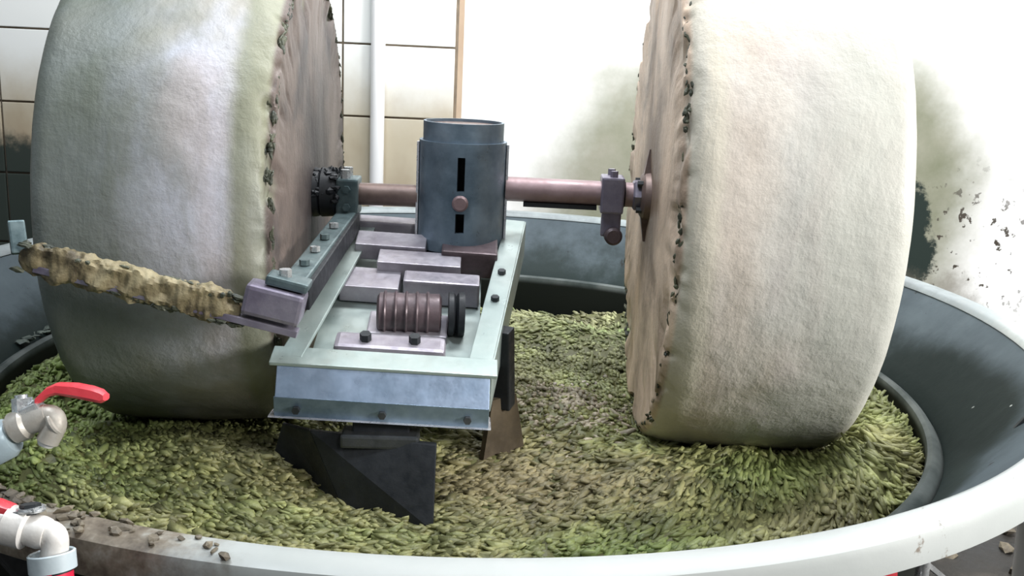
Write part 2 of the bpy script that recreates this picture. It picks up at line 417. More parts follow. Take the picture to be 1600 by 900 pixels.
def flow(x, y):
    """direction the clumps are dragged in"""
    a = math.atan2(y, x); tx, ty = -math.sin(a), math.cos(a)
    for xc, yc, wd_ in ((.50, -.26, .30), (.30, .42, .22)):
        dx, dy = x-xc, y-yc; dd = math.hypot(dx, dy)+1e-5; w = math.exp(-(dd/wd_)**2)*1.6
        sg = 1 if (dx*tx+dy*ty) >= 0 else -1
        tx = tx*(1-min(w, 1)) + sg*dx/dd*w; ty = ty*(1-min(w, 1)) + sg*dy/dd*w
    return math.atan2(ty, tx)
def tint(x, y, k):
    n1 = noise.noise(Vector((x*4, y*4, 3.1))); n2 = random.random()
    g = np.array([.235, .245, .095]); br = np.array([.25, .215, .115]); pk = np.array([.45, .39, .29]); gr = np.array([.185, .245, .075])
    n3 = noise.noise(Vector((x*13, y*13, 8)))
    c = g*(.62+.65*n2**1.5+.7*n3)
    wb = min(1, max(0, math.exp(-((x+.0)/.36)**2-((y+.42)/.26)**2)*.75 + .7*n1))
    c = c*(1-wb)+br*(.65+.6*n2+.4*n3)*wb
    wg = min(1, max(0, .15-1.3*n1))*(1 if x*x+y*y > .3 else .3)
    c = c*(1-wg)+gr*(.65+.6*n2+.4*n3)*wg
    if random.random() < .85*math.exp(-((x-.19)/.11)**2-((y+.08)/.10)**2): c = pk*(.6+.5*random.random())
    lf = math.exp(-((x+.72)/.2)**2-((y+.25)/.40)**2); c = c*(1-lf)+gr*(.9+.9*n2+.6*n3)*lf
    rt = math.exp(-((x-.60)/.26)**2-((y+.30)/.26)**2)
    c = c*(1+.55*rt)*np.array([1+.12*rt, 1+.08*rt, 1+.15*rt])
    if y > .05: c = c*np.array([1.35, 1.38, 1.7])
    return np.clip(c, 0, 1)
V = []; Fc = []; T = []
NA, NR = 720, 150
for i in range(NR):
    r = .03 + (.834-.03)*(i/(NR-1))
    for k in range(NA):
        a = 2*PI*k/NA; x, y = r*math.cos(a), r*math.sin(a)
        fa = flow(x, y); ca, sa = math.cos(fa), math.sin(fa)
        u, v = x*ca+y*sa, -x*sa+y*ca
        n = noise.noise(Vector((x*16, y*16, 0)))*.012 + noise.noise(Vector((x*45, y*45, 5)))*.006 + noise.noise(Vector((x*5, y*5, 9)))*.014
        if i == NR-1: n = -.02
        V.append(W((x, y, paste_h(x, y)+n))[:]); T.append(None)
for i in range(NR-1):
    for k in range(NA):
        k2 = (k+1) % NA; Fc.append((i*NA+k, i*NA+k2, (i+1)*NA+k2, (i+1)*NA+k))
Tb = np.zeros((len(V), 4)); Tb[:, 3] = 1
for i, p in enumerate(V):
    x, y = p[0]/S, p[1]/S; n = noise.noise(Vector((x*9, y*9, 1)))
    base = np.array([.13, .135, .05])*(1+.5*n)
    Tb[i, :3] = np.clip(base, 0, 1)
VL = [np.array(V)]; TL = [Tb]; off = len(V); F3 = []
NF = 34000; cnt = 0
while cnt < NF:
    r = math.sqrt(random.uniform(.04**2, .825**2)); a = random.uniform(0, 2*PI); x, y = r*math.cos(a), r*math.sin(a)
    if y > .25 and random.random() < .4: continue
    cnt += 1
    big = random.random() < .12
    if x < .35 and x > -.1 and y > -.2 and y < .35: sc, el = random.uniform(.0035, .007), random.uniform(1, 1.4)    # crumbly pellets by the column
    else: sc, el = random.uniform(.003, .0062)*(1.5 if big else 1), random.uniform(1.3, 3.4)
    fan = math.exp(-((x-.55)/.26)**2-((y+.38)/.24)**2)
    if random.random() < fan: sc, el = random.uniform(.0042, .0068), random.uniform(2.8, 4.8)
    R = np.array(Matrix.Rotation(flow(x, y)+random.gauss(0, .28), 3, 'Z') @ Matrix.Rotation(random.gauss(-.12, .28), 3, 'Y') @ Matrix.Rotation(random.gauss(0, .5), 3, 'X'))
    n = noise.noise(Vector((x*16, y*16, 0)))*.012 + noise.noise(Vector((x*45, y*45, 5)))*.006 + noise.noise(Vector((x*5, y*5, 9)))*.014
    z = paste_h(x, y) + n + random.uniform(-.003, .003)
    P = ICOV*(1+RNG.uniform(-.42, .42, ICOV.shape))*np.array([sc*el, sc, sc*.62]); P = P@R.T + np.array([x, y, z])
    P = P*S; P[:, 2] += ZR; VL.append(P)
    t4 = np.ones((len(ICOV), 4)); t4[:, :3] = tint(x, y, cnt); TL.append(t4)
    F3 += [(f[0]+off, f[1]+off, f[2]+off) for f in ICOF]; off += len(ICOV)
me = bpy.data.meshes.new('olive_paste'); me.from_pydata(np.concatenate(VL).tolist(), [], Fc+F3)
ca = me.color_attributes.new('tint', 'FLOAT_COLOR', 'POINT'); ca.data.foreach_set('color', np.concatenate(TL).ravel())
me.polygons.foreach_set('use_smooth', [True]*len(me.polygons)); me.materials.append(MATS['olive_paste'])
o = bpy.data.objects.new('olive_paste', me); col.objects.link(o)
tag(o, 'green and brown crushed olive paste heaped across the pan under the millstones', 'paste', kind='stuff')

sp = []
for k in range(170):
    a = random.uniform(math.radians(150), math.radians(176)); r = random.triangular(.845, .93, .86)
    z = -.139 if r < .865 else -.146+(r-.885)*1.16
    sc = random.uniform(.004, .012); sp.append(((r*math.cos(a), r*math.sin(a), z+.004), (sc*1.6, sc, sc*.5), rrot()))
o = link('stray_paste', lumps(bmesh.new(), sp, .35), 'grey_pulp', None, smooth=False)
tag(o, 'grey-green lumps of old pulp stuck to the pan wall left of the left millstone', 'pulp', kind='stuff')

# ================================================================ MILLSTONES
def millstone(A, mat, label, seed):
    ax = Vector((math.cos(A['al']), math.sin(A['al']), 0))*A['s']
    c0 = Vector((0, 0, A['za']))
    R = frame_of((0, 0, 0), ax)
    t = thing('millstone', tuple(c0+ax*(A['d1']+A['d2'])/2+Vector((0, 0, -A['r']))), label, 'millstone', 'pair of upright millstones')
    seg = 480; r0 = A['r']; d1, d2 = A['d1'], A['d2']
    prof = [(d1+.004, .03)]
    for k in range(1, 12): prof.append((d1+.002*math.sin(k/11*PI), .03+(r0-.036-.03)*k/11))
    for k in range(1, 21):                      # worn inner shoulder
        a = k/20*PI/2; prof.append((d1+.052*(1-math.cos(a)), r0-.036+.032*math.sin(a)))
    for k in range(1, 26):
        q = k/26; prof.append((d1+.052+(d2-d1-.084)*q, r0-.004+.004*math.sin(q*PI)))
    for k in range(0, 7):
        a = k/6*PI/2; prof.append((d2-.032+.032*math.sin(a), r0-.004-.026*(1-math.cos(a))))
    for k in range(1, 5): prof.append((d2, (r0-.03)*(1-k/5)+.03*k/5))
    bm = bmesh.new(); rings = []
    for i, (tt, rr) in enumerate(prof):
        ring = []
        for k in range(seg):
            a = 2*PI*k/seg; ca, sa = math.cos(a), math.sin(a)
            p = Vector((tt, rr*ca, rr*sa)); q = p+Vector((seed, 0, 0))
            n = noise.noise(q*5)*.0035+noise.noise(q*14)*.002+noise.noise(q*40)*.0008
            if rr > r0*.6: p.y += n*ca; p.z += n*sa
            else: p.x += n*.6
            if 9 <= i <= 30:                   # chipped arris
                wch = math.exp(-((i-14)/6)**2)
                ch = wch*(max(0, noise.noise(q*20)-.05)*.045+max(0, noise.noise(q*46)-.1)*.02)
                p.y -= ch*ca; p.z -= ch*sa; p.x += ch*.6
            ring.append(bm.verts.new(W(c0+R@p)))
        rings.append(ring)
    for a, b_ in zip(rings, rings[1:]):
        for k in range(seg): bm.faces.new((a[k], a[(k+1) % seg], b_[(k+1) % seg], b_[k]))
    bm.faces.new(rings[0]); bm.faces.new(rings[-1])
    # express the stone in its own frame so that the material's object x runs along the axle
    ctr = W(c0+ax*(d1+d2)/2); Rm = R.to_4x4(); inv = (Matrix.Translation(ctr)@Rm).inverted()
    bmesh.ops.transform(bm, matrix=inv, verts=bm.verts)
    s_ = link('stone', bm, mat, None); s_.parent = t; s_.matrix_basis = Matrix.Translation(ctr-Vector(t.location))@Rm
    for p in s_.data.polygons: p.use_smooth = True
    # crumbs of pomace stuck on the chipped inner edge
    sp = []
    for k in range(1500 if A['s'] < 0 else 330):
        a = random.uniform(0, 2*PI); e = abs(random.gauss(0, .009))
        if noise.noise(Vector((math.cos(a)*12, math.sin(a)*12, seed))) < -.20+.10*math.sin(a+2): continue
        tt = d1+.002+e*.6; rr = r0-.034+random.uniform(-.004, .006)+e*.25
        p = c0+R@Vector((tt, rr*math.cos(a), rr*math.sin(a)))
        f = R@Matrix.Rotation(a, 3, 'X')@Matrix.Rotation(random.uniform(-.5, .5), 3, 'Y')
        sp.append((p, (random.uniform(.0015, .0045), random.uniform(.0015, .0045), random.uniform(.003, .011)), f))
    cr = child('paste_crumb', lumps(bmesh.new(), sp), 'dark_crust', t, smooth=False); cr['kind'] = 'stuff'
    # dark iron flange where the axle enters
    p0 = c0+ax*(d1-.0); fl_ = [(-.012, .0), (-.012, .036), (-.006, .044), (.006, .046), (.006, 0)]
    b = lathe(p0-ax*0.002, ax, fl_, 32)
    child('face_flange', b, 'black_grease' if A['s'] < 0 else 'brown_shaft', t)
    for k in range(4):
        a = PI/4+k*PI/2; q = p0+R@Vector((0, .034*math.cos(a), .034*math.sin(a)))
        child('flange_bolt', cyl(q-ax*.022, q-ax*.012, .006, 6), 'dark_iron', t, smooth=False)
    if A['s'] > 0:      # long tapered stiffener seen edge-on above and below the axle
        for sg in (-1, 1):
            bm = bmesh.new(); q0 = p0-ax*.012; q1 = p0+ax*.003; h0 = Vector((0, 0, sg*.03)); h1 = Vector((0, 0, sg*.085)); w0 = R@Vector((0, .016, 0)); w1 = R@Vector((0, .005, 0))
            quadbox(bm, [q0+h0-w0, q0+h0+w0, q1+h0+w0, q1+h0-w0, q1-ax*.006+h1-w1, q1-ax*.006+h1+w1, q1+h1+w1, q1+h1-w1])
            child('flange_wing', bm, 'brown_shaft', t, smooth=False)
    return t
msl = millstone(AXL, 'granite_left', 'grey upright millstone on the left, crossed by the caked scraper bar', 0)
msr = millstone(AXR, 'granite_right', 'cream upright millstone on the right, its tread bare of any bar', 3.3)

# ================================================================ DRIVE COLUMN
HX, HY = -.0145, 0.
dc = thing('drive_column', (HX, HY, -.25), 'upright blue-grey steel cylinder with two slots between the millstones', 'column')
b = bmesh.new(); seg = 96; Ro, Ri = .0800, .0740
def slotted(b, r_o, r_i, z0, z1, holes, seg=96, gap=None):
    """cylinder wall built from cells, with cells left out for slots; holes: (angle0, angle1, z0, z1)"""
    zs = sorted(set([z0, z1]+[h[2] for h in holes]+[h[3] for h in holes]+[z0+(z1-z0)*k/8 for k in range(9)]))
    As = sorted(set([round(2*PI*k/seg, 5) for k in range(seg)]+[round(h[i] % (2*PI), 5) for h in holes for i in (0, 1)]))
    na = len(As); nz = len(zs)-1
    def solid(k, j):
        a0 = As[k]; a1 = As[(k+1) % na]+(2*PI if k == na-1 else 0); am = (a0+a1)/2; zm = (zs[j]+zs[j+1])/2
        if gap and gap[0] < am < gap[1] and gap[2] < zm < gap[3]: return False
        return not any(h[0] < am < h[1] and h[2] < zm < h[3] for h in holes)
    cache = {}
    def v(rad, k, j):
        key = (rad, k % na, j)
        if key not in cache: cache[key] = b.verts.new(W((HX+rad*math.cos(As[k % na]), HY+rad*math.sin(As[k % na]), zs[j])))
        return cache[key]
    for k in range(na):
        for j in range(nz):
            if not solid(k, j): continue
            b.faces.new((v(r_o, k, j), v(r_o, k+1, j), v(r_o, k+1, j+1), v(r_o, k, j+1)))
            b.faces.new((v(r_i, k, j+1), v(r_i, k+1, j+1), v(r_i, k+1, j), v(r_i, k, j)))
            if j == 0 or not solid(k, j-1): b.faces.new((v(r_o, k, j), v(r_i, k, j), v(r_i, k+1, j), v(r_o, k+1, j)))
            if j == nz-1 or not solid(k, j+1): b.faces.new((v(r_o, k, j+1), v(r_o, k+1, j+1), v(r_i, k+1, j+1), v(r_i, k, j+1)))
            if not solid((k-1) % na, j): b.faces.new((v(r_o, k, j), v(r_o, k, j+1), v(r_i, k, j+1), v(r_i, k, j)))
            if not solid((k+1) % na, j): b.faces.new((v(r_o, k+1, j), v(r_i, k+1, j), v(r_i, k+1, j+1), v(r_o, k+1, j+1)))
    return b
aS = 1.5*PI-.02
slots = [(aS-.085, aS+.085, .212, .272), (aS-.10, aS+.10, .137, .172)]
child('slotted_sleeve', slotted(b, Ro, Ri, .100, .296, slots), 'blue_steel', dc)
b = bmesh.new(); slotted(b, .0735, .0690, .080, .330, [(aS-.085, aS+.085, .212, .272), (aS-.10, aS+.10, .137, .172)])
child('inner_tube', b, 'blue_steel', dc)
child('top_cap', cyl((HX, HY, .314), (HX, HY, .3245), .0692, 64), 'brown_shaft', dc)
child('centre_shaft', cyl((HX, HY, -.25), (HX, HY, .30), .034, 32), 'black_grease', dc)
child('foot_ring', lathe((HX, HY, .072), (0, 0, 1), [(0, .0), (0, .082), (.004, .088), (.020, .088), (.024, .082), (.024, 0)], 64), 'dark_motor', dc)
child('shaft_collar', lathe((HX, HY, -.25), (0, 0, 1), [(0, 0), (0, .09), (.02, .09), (.06, .055), (.2, .05), (.2, 0)], 48), 'basin_steel', dc)
bz = .191; bx, by = HX+(Ro)*math.cos(aS), HY+Ro*math.sin(aS)
ob = child('pivot_bolt', lathe((bx, by+.006, bz), (math.cos(aS), math.sin(aS), 0), [(0, 0), (0, .0145), (.008, .0145), (.012, .011), (.012, 0)], 28), 'pink_shaft', dc)
for z_ in (.275, .12):
    for sx in (-1, 1):
        child('seam_strip', beam((HX+sx*.0815, -.012, .112), (HX+sx*.0815, -.012, .292), .004, .012, (0, 1, 0)), 'edge_steel', dc, smooth=False) if z_ > .2 else None

# ================================================================ AXLES
def axle(A, label, shaft_mat, clamp_mat):
    ax = Vector((math.cos(A['al']), math.sin(A['al']), 0))*A['s']; za = A['za']
    if A['s'] < 0: za += 0
    c0 = Vector((HX, 0, za)); c0 = Vector((0, 0, za))
    st = c0+ax*(.0695+ (HX if A['s'] > 0 else -HX)+.008)
    end = c0+ax*(A['d1']-.014)
    t = thing('axle', tuple(st), label, 'axle', 'axles either side of the column')
    rs = .0225
    if A['s'] < 0: rs = .0205
    child('shaft', cyl(st+ax*.004, end, rs, 32), shaft_mat, t)
    R = frame_of((0, 0, 0), ax)
    return t, c0, ax, R, end, rs
t, c0, ax, R, end, rs = axle(AXL, 'dark brown axle from the column to the left millstone with teal clamp', 'brown_shaft', 'teal_clamp')
p = c0+ax*.222
child('clamp_block', box(p+Vector((0, 0, -.004)), (.040, .066, .068), R), 'teal_clamp', t, smooth=False, bevel=.004)
child('clamp_foot', box(p+Vector((0, 0, -.055)), (.034, .05, .040), R), 'black_grease', t, smooth=False, bevel=.004)
for dy in (-.02, .02):
    bolt = child('clamp_bolt', cyl(p+Vector((-.004, dy, .028)), p+Vector((-.004, dy, .046)), .009, 6), 'galvanised', t, smooth=False)
    child('clamp_bolt', cyl(p+Vector((0, -.034, dy*.8-.004)), p+Vector((0, -.043, dy*.8-.004)), .007, 6), 'teal_clamp', t, smooth=False)
child('bearing', lathe(c0+ax*.240, ax, [(0, 0), (0, .036), (.006, .043), (.030, .045), (.036, .038), (.040, .038), (.040, 0)], 40), 'black_grease', t)
sp = []
for k in range(46):
    a = random.uniform(-.3, PI+.3); q = c0+ax*random.uniform(.238, .282)+Vector((0, .042*math.cos(a), .042*math.sin(a)))
    sp.append((q, (random.uniform(.003, .009),)*2+(random.uniform(.003, .008),), rrot()))
cr = child('grease_clump', lumps(bmesh.new(), sp), 'black_grease', t, smooth=False); cr['kind'] = 'stuff'
t, c0, ax, R, end, rs = axle(AXR, 'rusty pink axle from the column to the right millstone with hanging eye', 'pink_shaft', 'violet_clamp')
p = c0+ax*.262
child('clamp_block', box(p+Vector((0, 0, 0)), (.042, .062, .066), R), 'violet_clamp', t, smooth=False, bevel=.004)
child('clamp_tab', box(p+Vector((.0, -.012, -.052)), (.036, .018, .050), R), 'violet_clamp', t, smooth=False, bevel=.004)
child('hanging_eye', lathe(p+Vector((.004, -.018, -.074)), (0, -1, 0), [(0, 0), (0, .0165), (.014, .0165), (.018, .012), (.018, 0)], 24), 'dark_motor', t)
child('neck', lathe(c0+ax*.284, ax, [(0, 0), (0, .026), (.006, .017), (.018, .017), (.020, .020), (.020, 0)], 28), 'black_grease', t)
child('hex_nut', lathe(c0+ax*.300, ax, [(0, 0), (0, .026), (.003, .030), (.018, .030), (.021, .026), (.021, 0)], 6), 'violet_clamp', t, smooth=False)
for dy in (-.018, .018): child('clamp_bolt', cyl(p+Vector((0, dy, .032)), p+Vector((0, dy, .044)), .007, 6), 'violet_clamp', t, smooth=False)
for sx in (-1, 1):  # underside key strip
    if sx > 0: child('key_strip', beam(c0+ax*.10+Vector((0, -.004, -.026)), c0+ax*.235+Vector((0, -.004, -.026)), .018, .008), 'black_grease', t, smooth=False)

# ================================================================ SCRAPER FRAME (slopes down from the column towards the viewer)
A0 = Vector((-.205, .02, .128)); A1 = Vector((-.272, -.42, .004))      # left rail, top edge
B0 = Vector((.108, .06, .140)); B1 = Vector((.040, -.42, -.006))       # right rail, top edge
sf = thing('scraper_frame', tuple((A1+B1)/2+Vector((0, 0, -.10))), 'pale steel scraper frame sloping from the column to the front', 'machine frame')
nrm = (A1-A0).cross(B0-A0).normalized()
if nrm.z < 0: nrm = -nrm
def rail(a, b, name, mat, side, wtop=.030, h=.045, tk=.006):
    xdir = (B0-A0).normalized()*side
    bm = bmesh.new()
    beam(a+nrm*0+xdir*wtop/2, b+xdir*wtop/2, wtop, tk, nrm, bm)      # top flange
    o = child(name, bm, mat, sf, smooth=False, bevel=.0012)
    bm = bmesh.new(); beam(a-nrm*h/2, b-nrm*h/2, tk, h, nrm, bm)       # web
    child('rail_web', bm, mat, sf, smooth=False, bevel=.0012)
rail(A0, A1, 'side_rail', 'pale_steel', 1, .034, .05)
rail(B0, B1, 'side_rail', 'pale_steel', -1, .036, .075)
def onf(u, v, h=0):     # u across from left 0 to right 1, v along 0 back to 1 front
    return A0.lerp(A1, v).lerp(B0.lerp(B1, v), u)+nrm*h
Rf = frame_of(A0, B0, nrm); Rf = Matrix(((B1-A1).normalized(), nrm.cross((B1-A1).normalized()).normalized(), nrm)).transposed()
def fbox(name, u, v, h, size, mat, bev=.003, tilt=0):
    R_ = Rf@Matrix.Rotation(tilt, 3, 'X')
    return child(name, box(onf(u, v, h), size, R_), mat, sf, smooth=False, bevel=bev)
fbox('deck_plate', .43, .52, -.045, (.262, .40, .006), 'pale_steel', .001)
fbox('rear_crossbar', .44, .04, -.004, (.27, .03, .03), 'lilac_steel')
fbox('step_plate', .26, .20, .0, (.125, .055, .030), 'lilac_steel', .002)
fbox('step_plate', .46, .33, -.008, (.145, .050, .034), 'lilac_steel', .002)
fbox('step_plate', .22, .42, -.022, (.10, .07, .030), 'lilac_steel', .002)
fbox('bearing_bracket', .62, .46, -.018, (.13, .040, .045), 'lilac_steel', .004)
fbox('column_shoe', .72, .24, -.01, (.10, .075, .05), 'dark_motor', .004)
# motor with ribs
def fpt(u, v, h): return onf(u, v, h)
child('motor', lathe(fpt(.34, .66, -.008), fpt(1, .66, 0)-fpt(0, .66, 0), [(0, 0), (0, .026), (.004, .032), (.10, .032), (.104, .026), (.104, 0)], 28), 'dark_motor', sf)
for k in range(5):
    child('cooling_rib', torus(fpt(.38+.055*k, .66, -.008), fpt(1, .66, 0)-fpt(0, .66, 0), .0325, .0028, 28, 6), 'dark_motor', sf)
fbox('motor_foot', .50, .66, -.036, (.13, .07, .014), 'lilac_steel')
child('motor_pulley', lathe(fpt(.71, .66, -.008), fpt(1, .66, 0)-fpt(0, .66, 0), [(0, 0), (0, .036), (.008, .036), (.012, .029), (.016, .036), (.026, .036), (.026, 0)], 32), 'black_grease', sf)
fbox('front_bracket', .48, .87, -.012, (.17, .045, .026), 'lilac_steel', .008)
for u in (.36, .60):
    child('bracket_bolt', cyl(fpt(u, .87, 0), fpt(u, .87, .013), .009, 6), 'dark_iron', sf, smooth=False)
for v in (.12, .3): child('rail_bolt', cyl(fpt(.94, v+.3, .002), fpt(.94, v+.3, .010), .007, 6), 'dark_iron', sf, smooth=False)
child('edge_flange', box((A1+B1)/2+Vector((0, .005, .002)), (.334, .045, .006), Rf), 'pale_steel', sf, smooth=False, bevel=.0015)
# front box: upper bright face leaning back, lower darker face
fx = (B1-A1).normalized(); 
def strip(name, z0, y0, z1, y1, mat, x0=0., x1=0., tk=.006):
    bm = bmesh.new(); a = A1-fx*x0; b_ = B1+fx*x1
    q = [a+Vector((0, y0, z0)), b_+Vector((0, y0, z0)), b_+Vector((0, y1, z1)), a+Vector((0, y1, z1))]
    quadbox(bm, [p+Vector((0, tk, 0)) for p in q]+q) 
    return child(name, bm, mat, sf, smooth=False, bevel=.001)
strip('front_plate', -.002, -.012, -.050, -.034, 'front_steel', .0, .0)
strip('lower_plate', -.048, -.034, -.080, -.030, 'blue_steel', .002, -.0)
strip('bottom_flange', -.078, -.040, -.086, .030, 'edge_steel', .01, .004)
for u in (.1, .5, .9):
    q = A1.lerp(B1, u)+Vector((0, -.036, -.066)); child('plate_bolt', cyl(q+Vector((0, .01, 0)), q-Vector((0, .004, 0)), .006, 6), 'dark_iron', sf, smooth=False)
# scraper post and ploughs in the paste
child('scraper_post', beam((-.118, -.425, -.075), (-.122, -.445, -.22), .085, .03, (0, 1, 0)), 'black_grease', sf, smooth=False, bevel=.003)
child('post_collar', box((-.119, -.44, -.108), (.115, .045, .020)), 'dark_iron', sf, smooth=False, bevel=.004)
def plate(q4, tk, mat, name):      # curved-looking plough made of a thick folded plate
    bm = bmesh.new(); quadbox(bm, [Vector(p)+Vector((0, tk, 0)) for p in q4]+[Vector(p) for p in q4]); return child(name, bm, mat, sf, smooth=False, bevel=.0015)
plate([(-.165, -.47, -.225), (-.035, -.525, -.215), (-.035, -.47, -.105), (-.225, -.43, -.105)], .010, 'black_grease', 'plough_blade')
plate([(-.30, -.36, -.20), (-.165, -.47, -.225), (-.225, -.43, -.105), (-.275, -.38, -.115)], .010, 'black_grease', 'plough_blade')
child('plough_post', beam((.062, -.28, .02), (.070, -.26, -.12), .03, .03), 'black_grease', sf, smooth=False, bevel=.003)
b = bmesh.new(); quadbox(b, [(.035, -.30, -.235), (.115, -.22, -.235), (.108, -.213, -.235), (.028, -.293, -.235), (.05, -.29, -.10), (.09, -.25, -.10), (.083, -.243, -.10), (.043, -.283, -.10)])
child('plough_blade', b, 'brown_blade', sf, smooth=False)

# ================================================================ STONE SCRAPER across the left millstone
ss = thing('stone_scraper', (-.28, -.44, .06), 'paste-caked scraper bar across the left millstone with a dark steel block at its end', 'scraper')
L0 = Vector((-.622, -.470, .158)); L1 = Vector((-.235, -.470, .070))
child('steel_strip', beam(L0+Vector((.03, 0, -.018)), L1+Vector((0, 0, -.012)), .022, .010), 'violet_clamp', ss, smooth=False, bevel=.001)
bm = bmesh.new(); n_ = 150; m_ = 28; rings = []
Rb = frame_of(L0, L1)
E0 = L0.lerp(L1, .02); E1 = L0.lerp(L1, .80)
for i in range(n_+1):
    q = i/n_; c = E0.lerp(E1, q); w_ = .023+.004*noise.noise(Vector((q*9, 2, 0))); endf = min(1, (q*12)**.5 if q < .08 else 1, ((1-q)*14)**.5 if q > .93 else 1)
    ring = []
    for k in range(m_):
        a = 2*PI*k/m_; cy_, cz_ = math.cos(a), math.sin(a)
        cy_ = math.copysign(abs(cy_)**.6, cy_); cz_ = math.copysign(abs(cz_)**.6, cz_)
        nn = noise.noise(Vector((q*15, cy_*1.6, cz_*1.6)))*.007+noise.noise(Vector((q*44, cy_*3.4, cz_*3.4)))*.003
        ring.append(bm.verts.new(W(c+Rb@Vector((0, cy_*(.013+nn)*endf, cz_*(w_+nn)*endf)))))
    rings.append(ring)
for a, b_ in zip(rings, rings[1:]):
    for k in range(m_): bm.faces.new((a[k], a[(k+1) % m_], b_[(k+1) % m_], b_[k]))
bm.faces.new(rings[0]); bm.faces.new(rings[-1])
pc = child('caked_paste', bm, 'dried_paste', ss)
sp = []
for k in range(60):
    q = random.random(); c = E0.lerp(E1, q)+Vector((0, random.uniform(-.012, .0), random.choice((-.019, .019))+random.uniform(-.004, .004)))
    sp.append((c, (random.uniform(.004, .013), random.uniform(.003, .006), random.uniform(.002, .005)), Rb))
cr = child('paste_crumb', lumps(bmesh.new(), sp), 'dark_crust', ss, smooth=False); cr['kind'] = 'stuff'
child('end_tab', beam(L0+Vector((.010, .0, .0)), L0+Vector((-.002, .02, .042)), .022, .010), 'teal_clamp', ss, smooth=False, bevel=.003)
child('scraper_block', box((-.268, -.462, .100), (.082, .048, .044), frame_of(L0, L1)), 'violet_clamp', ss, smooth=False, bevel=.006)
child('block_cap', box((-.250, -.452, .128), (.060, .045, .014), frame_of(L0, L1)), 'teal_clamp', ss, smooth=False, bevel=.004)
child('block_bolt', cyl((-.255, -.452, .132), (-.255, -.452, .146), .009, 6), 'galvanised', ss, smooth=False)
child('knurled_arm', beam((-.250, -.44, .112), (-.222, -.02, .150), .036, .022), 'teal_clamp', ss, smooth=False, bevel=.003)
child('arm_edge', beam((-.228, -.44, .100), (-.203, -.02, .142), .009, .034), 'black_grease', ss, smooth=False, bevel=.002)
for k in range(4):
    v = .2+k*.17; q = Vector((-.250, -.44, .124)).lerp(Vector((-.222, -.02, .162)), v)
    child('arm_bolt', cyl(q, q+Vector((0, 0, .008)), .008, 6), 'galvanised' if k % 2 else 'teal_clamp', ss, smooth=False)
child('arm_hinge', box((-.222, -.012, .142), (.034, .05, .03)), 'black_grease', ss, smooth=False, bevel=.004)

# ================================================================ VALVES at the front left
def px(x, y, D):       # a point at depth D (pan radii) seen at photo pixel x, y : used only to read places off the photograph
    return Vector((0, -d_, H_)) + D*(fwd + r2*((x-800)/F_PX) - u2*((y-450)/F_PX))
D1 = 1.12
bv = thing('ball_valve', tuple(px(40, 640, D1)), 'upper ball valve with long red lever above the green paste', 'valve', 'red-levered ball valves')
def c2(name, bm, mat, par, **k): return child(name, bm, mat, par, **k)
P1 = lambda x, y, dz=0: px(x, y, D1+dz)
bm = tube([P1(64, 622), P1(80, 611), P1(98, 608), P1(130, 613), P1(166, 620)], .004, 12)
lv = bmesh.new(); pts = [(60, 626, .0045), (76, 612, .0055), (92, 607, .007), (120, 610, .0085), (145, 615, .0085), (160, 619, .0075), (166, 620, .004)]
rings = []
for x, y, h in pts:
    c = P1(x, y); rings.append([lv.verts.new(W(c+u2*dz*h+fwd*dy*.009)) for dz, dy in ((-.55, -1), (-1, -.5), (-1, .5), (-.55, 1), (.55, 1), (1, .5), (1, -.5), (.55, -1))])
for a, b_ in zip(rings, rings[1:]):
    for k in range(8): lv.faces.new((a[k], a[(k+1) % 8], b_[(k+1) % 8], b_[k]))
lv.faces.new(rings[0]); lv.faces.new(rings[-1]); bm.free()
c2('lever', lv, 'red_lever', bv)
c2('lever_shank', beam(P1(38, 640), P1(68, 618), .014, .005), 'galvanised', bv, smooth=False, bevel=.001)
c2('stem_nut', cyl(P1(36, 648), P1(34, 622), .011, 6), 'galvanised', bv, smooth=False)
c2('stem_cap', cyl(P1(34, 628), P1(33, 617), .007, 16), 'galvanised', bv)
c2('packing_gland', box(P1(50, 640), (.024, .02, .014), frame_of(P1(20, 650), P1(70, 628))), 'galvanised', bv, smooth=False, bevel=.003)
bdir = (P1(78, 645)-P1(8, 672)).normalized()
c2('valve_body', lathe(P1(4, 676), bdir, [(0, 0), (0, .013), (.012, .013), (.014, .018), (.028, .018), (.032, .014), (.044, .015), (.056, .013), (.058, 0)], 28), 'old_pipe', bv)
c2('elbow', tube([P1(58, 650), P1(80, 650), P1(86, 664), P1(74, 690)], .0125, 18), 'old_pipe', bv)
c2('elbow_ring', torus(P1(87, 660), P1(95, 657)-P1(80, 665), .0125, .0035, 24, 8), 'old_pipe', bv)
c2('outlet_ring', lathe(P1(76, 684), P1(70, 698)-P1(76, 684), [(0, 0), (0, .0105), (.006, .0105), (.010, .008), (.010, 0)], 20), 'white_fitting', bv)
riser = thing('supply_pipe', (-.71, -.905, FL), 'blue-grey plastic pipe end entering at the left edge', 'pipe')
q = P1(-12, 694); 
c2('pipe_cap', lathe(P1(20, 681), (P1(-30, 702)-P1(20, 681)), [(0, 0), (0, .019), (.006, .023), (.03, .025), (.06, .025), (.06, 0)], 28), 'blue_cap', riser)
c2('pipe', tube([P1(-18, 697), (-.585, -.79, .030), (-.645, -.84, .055), (-.70, -.895, .02), (-.71, -.905, -.10), (-.71, -.905, -.35), (-.71, -.905, FL)], .019, 18), 'blue_cap', riser)
